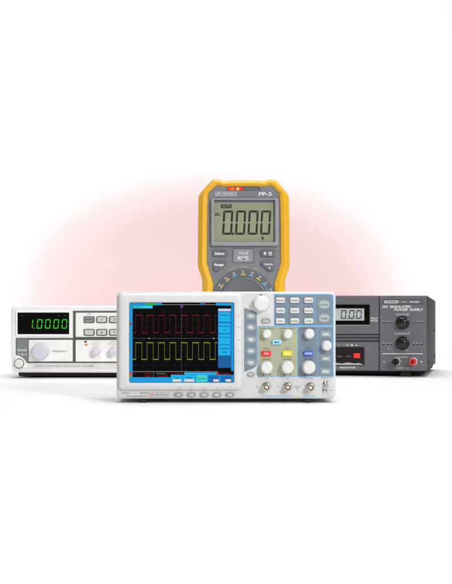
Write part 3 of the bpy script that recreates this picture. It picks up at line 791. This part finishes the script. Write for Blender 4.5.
# ================================================================== function generator
def generator():
    P = Panel(2.68, 75)
    R = thing('function_generator', 'white function generator with green five digit display behind the left of the oscilloscope', 'signal generator', P)
    MB(P).prism(rrect(12.2, 306.6, 138.8, 371.6, 2.5, 5), -128, -4, 1).out('case', 'gwhite', R)
    # front surround, standing slightly proud of the case
    ot = [(13.6, 305.9), (136.4, 305.9), (138.6, 306.6), (139.5, 309), (139.6, 340), (139.4, 368), (138, 371.6), (135.6, 372.9), (14.6, 372.6), (12.4, 371.4), (11.4, 368.6), (10.5, 345), (10.9, 325), (11.2, 309), (11.9, 306.7)]
    MB(P).prism(ot, -8, 0, 1.8, 4).out('front_surround', 'gwhite', R)
    for x in (32, 120):
        for dd in (-26, -116):
            MB(P).prism(rrect(x - 5, 371, x + 5, 378.05, 1), dd - 5, dd + 5, .8).out('foot', 'rubber', R)
    MB(P).prism(rrect(17, 370.5, 133, 376.4, 1), -122, -9, .8).out('shade_block', 'rubber', R)  # dark block added to deepen the shadow under the case
    # slate inlay showing as the dark gaps between the ivory panels
    MB(P).prism([(73.0, 310.9), (137.6, 310.9), (137.6, 363), (15.8, 363), (15.8, 338), (73.0, 338)], 0, .4).out('inlay', 'gslate', R)
    MB(P).prism(rrect(16.6, 338.8, 28.0, 362.4), .2, .46).out('power_panel', 'gpower', R)
    # display
    MB(P).frame(rrect(15.6, 310.3, 71.2, 336.6, 1.2, 5), rrect(17.5, 312.5, 69.2, 334.2, .6, 5), 0, 1.6, .8, .4, 3).out('display_frame', 'gpanel', R)
    dp = MB(P).prism(rrect(17.3, 312.3, 69.4, 334.4), 0, .5).out('display', 'blackw', R)
    d = MB(P)
    for i, x in enumerate((36.9, 45.1, 53.4, 61.7)):
        d.digit('0', x, 319.2, 5.4, 9.4, .95, .62, slant=.09, gap=.28)
    d.digit('1', 28.0, 319.2, 5.0, 9.4, .95, .62, slant=.09, gap=.28)
    d.prism(rrect(33.7, 327.8, 34.7, 328.8, .3), .5, .62)
    d.out('reading', 'vfd', dp)
    MB(P).bar(20.8, 315, 22.2, 315.6, .4, .62).bar(22.2, 315.6, 23.8, 316.6, .4, .63).rect(58, 315.2, 59.4, 316.2, .62).rect(64.2, 315.4, 66.6, 316.0, .62).out('indicator_mark', 'vfdd', dp)
    # ivory panels
    MB(P).prism(rrect(75.6, 312.7, 136.6, 336.9, .8), 0, 1.2, .5).out('keypad_panel', 'gpanel', R)
    MB(P).prism(rrect(28.7, 339.8, 72.7, 361.4, .8), 0, 1.2, .5).out('frequency_panel', 'gpanel', R)
    MB(P).prism(rrect(75.6, 340, 136.6, 361.6, .8), 0, 1.2, .5).out('output_panel', 'gpanel', R)
    MB(P).text('POWER', 22.1, 350.2, 1.9, .55, 9.6, bold=.02).rect(18, 354, 19.8, 354.6, .55).rect(21.6, 353.6, 23, 355.2, .55).rect(25, 353.6, 25.5, 355.2, .55).rect(26, 353.6, 26.5, 355.2, .55).out('power_lettering', 'inkw', R)
    # power button in its quarter round boss
    arc_ = [(14.9 + 12.4 * sin(radians(a)), 367.6 - 12.4 * cos(radians(a))) for a in range(0, 91, 9)]
    MB(P).prism([(14.9, 367.6)] + arc_, 0, 1.4, .4).out('button_boss', 'gpanel', R)
    pb = MB(P).lathe(19.3, 363.4, [(5.0, 0), (5.0, 1.7), (4.8, 1.9), (4.5, 1.7), (4.4, 1.4), (0, 1.4)], n=36).out('button_rim', 'grim', R)
    MB(P).lathe(19.3, 363.4, [(4.3, 1), (4.3, 3.4), (4.0, 3.9), (3.5, 4.1), (0, 4.2)], n=36).out('power_button', 'gbeige', R)
    # main knob
    k = MB(P).lathe(40.9, 351.3, [(8.7, 1), (8.7, 1.8), (8.3, 2.2), (8.2, 2.4), (7.7, 9.4), (7.3, 10.2), (6.6, 10.5), (0, 10.4)], n=64).out('frequency_knob', 'gknob', R)
    MB(P).text('FREQUENCY', 60, 351.2, 1.7, 1.35, 15.2).out('frequency_lettering', 'ink', R)
    # beige strip with the model text
    MB(P).prism(rrect(27.2, 364.0, 136.6, 368.2, .6), 0, .7, .3).out('model_strip', 'gbeige', R)
    MB(P).text('10 MHz FUNCTION GENERATOR GF-858B', 63.8, 366.0, 1.7, .85, 59).out('model_lettering', 'inkl', R)
    # keys
    for r, (y, ts) in enumerate(((319.6, ('WAVE', '1', '2', '3')), (332.3, ('-', '6', '7', '8')))):
        for x, t in zip((89.2, 101.9, 114.6, 127.3), ts):
            MB(P).frame(rrect(x - 5.5, y - 3.3, x + 5.6, y + 3.5, 1.4), rrect(x - 4.6, y - 2.6, x + 4.6, y + 2.6, 1.0), 1.1, 1.9, .2, .2).out('key_rim', 'grim', R)
            key(P, R, x, y, 9.0, 5.0, 'dimkey' if t == 'WAVE' else 'key', 1.0, 3.0, t, 'ink', 2.0 if t != 'WAVE' else 1.7, 'keypad_key', .9, .6, 'grey key' if t == 'WAVE' else None, bold=.03)
    MB(P).bar(87.6, 314.2, 89, 313.2, .5, 1.35).bar(89, 313.2, 91, 314.6, .5, 1.36).out('wave_mark', 'inkb', R)
    MB(P).text('DUTY', 96, 341.9, 1.2, 1.35, 5.4).text('DEFAULT', 96, 344.1, 1.1, 1.35, 10) \
        .text('OFFSET', 113, 341.9, 1.2, 1.35, 7.5).text('DEFAULT', 113, 344.1, 1.1, 1.35, 10).out('output_lettering', 'inkl', R)
    ol = MB(P).text('PULL', 96.2, 346.6, 1.1, 1.35, 4.6).text('PULL', 113.2, 346.6, 1.1, 1.35, 4.6)
    for x in (96.1, 113.1): ol.text('-', x - 3.4, 356.9, 1.4, 1.35, 1.4, bold=.06).text('+', x + 3.4, 356.9, 1.4, 1.35, 1.4, bold=.04)
    ol.out('output_lettering', 'inko', R, 'orange lettering')
    MB(P).prism(rrect(84.4, 340.9, 86.8, 342.5, .4), 1.1, 1.7, .2).out('indicator_lamp', 'hole', R, 'unlit dark indicator lamp')
    MB(P).prism(rrect(84.7, 343.8, 87.8, 345.6, .6), 1.1, 1.8, .3).out('indicator_lamp', 'ledo', R, 'lit orange indicator lamp')
    for x in (96.1, 113.1, 128.5):
        MB(P).lathe(x, 351.9, [(4.5, 1.1), (4.5, 1.9), (4.2, 2.2), (4.1, 2.4), (3.8, 8.0), (3.5, 8.7), (3.0, 8.9), (0, 8.9)], n=44).out('output_knob', 'gknob', R)
generator()

# ================================================================== power supply
def supply():
    P = Panel(2.72, 363.5, rotz=radians(-12.2), xcorner=426.6)
    R = thing('power_supply', 'dark grey regulated power supply with two round black knobs behind the right of the oscilloscope', 'power supply', P)
    L = 0.33 / P.u
    b = MB(P)
    f = [(300.4, 295.6), (426.6, 295.6), (426.6, 371.0), (300.4, 371.0)]
    bk = [(300.4, 300.6), (426.6, 300.6), (426.6, 370.0), (300.4, 370.0)]
    r0 = b.ring(inset(f, .5), -3.0); r1 = b.ring(f, -3.6); r2 = b.ring(bk, -L + .6); r3 = b.ring(inset(bk, .6), -L)
    b.bridge(r0, r1); b.bridge(r1, r2); b.bridge(r2, r3); b.bm.faces.new(r0); b.bm.faces.new(r3)
    b.out('case', 'pcase', R)
    # front: two fascia plates with a groove between them
    MB(P).prism(rrect(300.6, 296.0, 378.9, 333.9, .7), -4, 0, .4, 2).out('fascia', 'pfront', R, 'upper left fascia')
    MB(P).prism(rrect(300.6, 342.0, 378.9, 370.7, .7), -4, 0, .4, 2).out('fascia', 'pfront', R, 'lower left fascia')
    MB(P).prism(rrect(379.7, 295.8, 426.4, 370.9, .7), -4, .6, .45, 2).out('fascia', 'pfront', R, 'right control fascia')
    g = MB(P)
    g.prism(rrect(300.6, 334.2, 378.8, 341.8), -4, -1.4).out('groove', 'pdark', R)
    MB(P).prism(rrect(300.6, 335.3, 378.8, 336.8, .4), -2, -.4, .25, 2).prism(rrect(300.6, 338.6, 378.8, 340.0, .4), -2, -.5, .25, 2).out('trim_rib', 'pfront', R)
    # voltmeter
    MB(P).frame(rrect(311, 304.6, 369.8, 324.6, .4), rrect(315, 308.4, 364.5, 320.6, .3), -.1, .9, .3, .3, 2).out('meter_bezel', 'blackw', R)
    MB(P).rect(312, 325.1, 369.8, 325.6, .15).out('meter_trim', 'plight', R)
    lc = MB(P).prism(rrect(314.8, 308.2, 364.7, 320.8), -.2, .35).out('display', 'lcds', R)
    d = MB(P)
    for ch, x in (('0', 341.0), ('0', 349.0), ('0', 356.3)): d.digit(ch, x, 310.1, 5.5, 8.8, 1.15, .5, slant=.08, gap=.2)
    d.prism(rrect(347.2, 317.6, 348.4, 318.8, .3), .3, .5)
    d.out('reading', 'segs', lc)
    MB(P).text('VOLT', 374.2, 318.3, 1.5, .15, 8, bold=.03).text('METER', 374.4, 320.6, 1.4, .15, 7, bold=.02).text('V', 332.5, 327.2, 1.4, .15).out('meter_lettering', 'inkw', R)
    MB(P).lathe(366.8, 318.8, [(.6, .8), (.5, 1.1), (0, 1.15)], n=14).out('meter_screw', 'pdark', R)
    # lower smoked window
    MB(P).frame(rrect(309.4, 346.6, 364.8, 365.8, .3), rrect(310.4, 347.5, 363.9, 364.9, .2), -.1, .5, .2, .2, 2).out('window_bezel', 'pdark', R)
    w = MB(P).prism(rrect(310.2, 347.3, 364.1, 365.1), -.2, .12).out('lamp_window', 'pwindow', R)
    MB(P).prism(rrect(353.9, 353.3, 360.1, 358.0, .4), .1, .5, .25).out('lamp', 'led', w, 'lit red lamp')
    MB(P).rect(337, 356.1, 342.2, 356.6, .25).rect(346, 356.1, 351, 356.6, .25).rect(328, 356.1, 333, 356.6, .25).out('scale_mark', 'inkl', w)
    wl = [(310.6, 364.9)]
    for i in range(19):
        x = 311 + i * 2.8; wl.append((min(x, 363.6), 363.0 + .5 * sin(i * 1.3) + (1.3 if i > 17 else 0)))
    wl.append((363.8, 364.9))
    MB(P).flat(wl, .22).out('window_reflection', 'plight', w)  # wavy reflection at the window's foot, laid on as a pale strip
    MB(P).text('A', 338.8, 345.2, 1.2, .15).text('OUT', 347.5, 345.2, 1.3, .15, 2.6, bold=.04).rect(351, 344.5, 353, 345.9, .15).flat([(356.4, 344.4), (357.5, 346), (355.3, 346)], .15) \
        .text('OUTPUT', 334.8, 367.6, 1.3, .15, 5).text('INDICATOR', 347.6, 367.6, 1.5, .15, 16, bold=.03).out('window_lettering', 'inkw', R)
    # name plate
    z = .75
    fr = MB(P)
    fr.frame(rrect(383.0, 299.3, 423.0, 304.3, .3), rrect(383.5, 299.8, 422.5, 303.8, .2), .5, .8).out('name_frame', 'pdark', R)
    pl = MB(P).prism(rrect(384.2, 300.3, 398.6, 303.5, 1.2), .5, .9).out('logo_plate', 'plight', R)
    MB(P).text('PROMAX', 391.8, 301.9, 1.5, 1.0, 9.6).out('logo_lettering', 'pdark', R)
    t = MB(P).text('F.A.', 404.4, 301.9, 1.6, z, 4.6).text('FA-350', 414.6, 301.9, 1.7, z, 8.8, bold=.02)
    t.text('DC  REGULATED', 396.8, 306.7, 2.3, z, 28, shear=.28, bold=.03).text('POWER  SUPPLY', 408.8, 309.7, 2.3, z, 28.6, shear=.28, bold=.03)
    t.text('VOLTAGE', 402.5, 314.5, 1.9, z, 13.4).text('CURRENT', 402.5, 333.6, 1.9, z, 15.4)
    t.rect(382.6, 353.4, 422.8, 354.1, z)
    t.text('OUTPUT', 402.9, 357.2, 1.9, z, 11).text('0-30 V 2A', 402.8, 368.0, 1.6, z, 13).text('-', 384, 361.2, 2.2, z, 1.8, bold=.05).text('+', 421.6, 361.8, 2.2, z, 2.2, bold=.04)
    t.prism(circ(388.6, 348.2, .45, 10), .5, z).prism(circ(398.4, 350.2, .45, 10), .5, z).prism(circ(406.8, 350.2, .6, 10), .5, z)
    for y in (321.9, 343.7):
        for x in (383.6, 387.3, 391.0, 413.9, 417.6, 421.1): t.rect(x - .9, y - .8, x + .7, y - .3, z)
    t.out('panel_lettering', 'inkw', R)
    tk = MB(P)
    for y in (321.9, 343.7):
        for x in (383.6, 387.3, 391.0, 413.9, 417.6, 421.1): tk.flat([(x - .9, y - .25), (x + .7, y - .25), (x + 1.1, y + 1.3), (x - .1, y + 1.3)], z + .05)
    tk.out('scale_mark', 'hole', R)
    for y in (322.7, 343.2):
        k = MB(P).lathe(402.8, y, [(6.9, .5), (6.9, 1.6), (6.6, 2.1), (5.9, 2.3), (5.7, 3, .05), (5.3, 8.2, .05), (4.9, 9.2), (4.2, 9.8), (2.6, 10.2), (0, 10.3)], n=60, flute=20).out('control_knob', 'pknob', R)
        MB(P).bar(402.8, y - 3.2, 402.8, y - 4.2, .35, 9.9).out('pointer_mark', 'inkl', k)
    # binding posts
    for x, y, m, lab in ((396.6, 361.5, 'pknob', 'black binding post'), (413.6, 361.4, 'predcap', 'red binding post')):
        q = MB(P).lathe(x, y, [(4.1, .5), (4.1, 4.6), (3.8, 5.2), (2.2, 5.4), (0, 5.4)], n=36).out('binding_post', 'ptfe', R, lab)
        MB(P).lathe(x, y, [(3.3, 5.2), (3.7, 6, .04), (3.7, 13, .04), (3.3, 13.8), (2.5, 14), (1.8, 13.9), (1.6, 9), (0, 9)], n=48, flute=16).out('post_cap', m, q)
        MB(P).lathe(x, y, [(1.6, 8.8), (1.55, 12.4), (.8, 12.6), (0, 12.0)], n=18).out('post_socket', 'hole' if m != 'predcap' else 'ledd', q)  # red post's hole glows dimly by itself, though it is no lamp
    # feet
    for x in (405.0, 318):
        for dd in (-12, -L + 16):
            MB(P).prism(rrect(x - 5.2, 370.4, x + 5.2, 376.9, 1), dd - 5, dd + 5, .8).out('foot', 'rubber', R)
    MB(P).prism([(303, 370.2), (424, 370.2), (424, 374.2), (303, 374.2)], -L + 10, -12, .8).out('shade_block', 'rubber', R)  # added dark block, stands in for shade beneath the supply
    # screws on the right side of the case
    for dd, y in ((-.22, 335), (-.8, 333), (-.22, 364), (-.8, 361)):
        from mathutils import Vector
        dpt = dd * L
        MB(P).tube([(426.4, y, dpt), (427.3, y, dpt), (427.5, y, dpt)], 1.1, 12).out('case_screw', 'rubber', R)
supply()
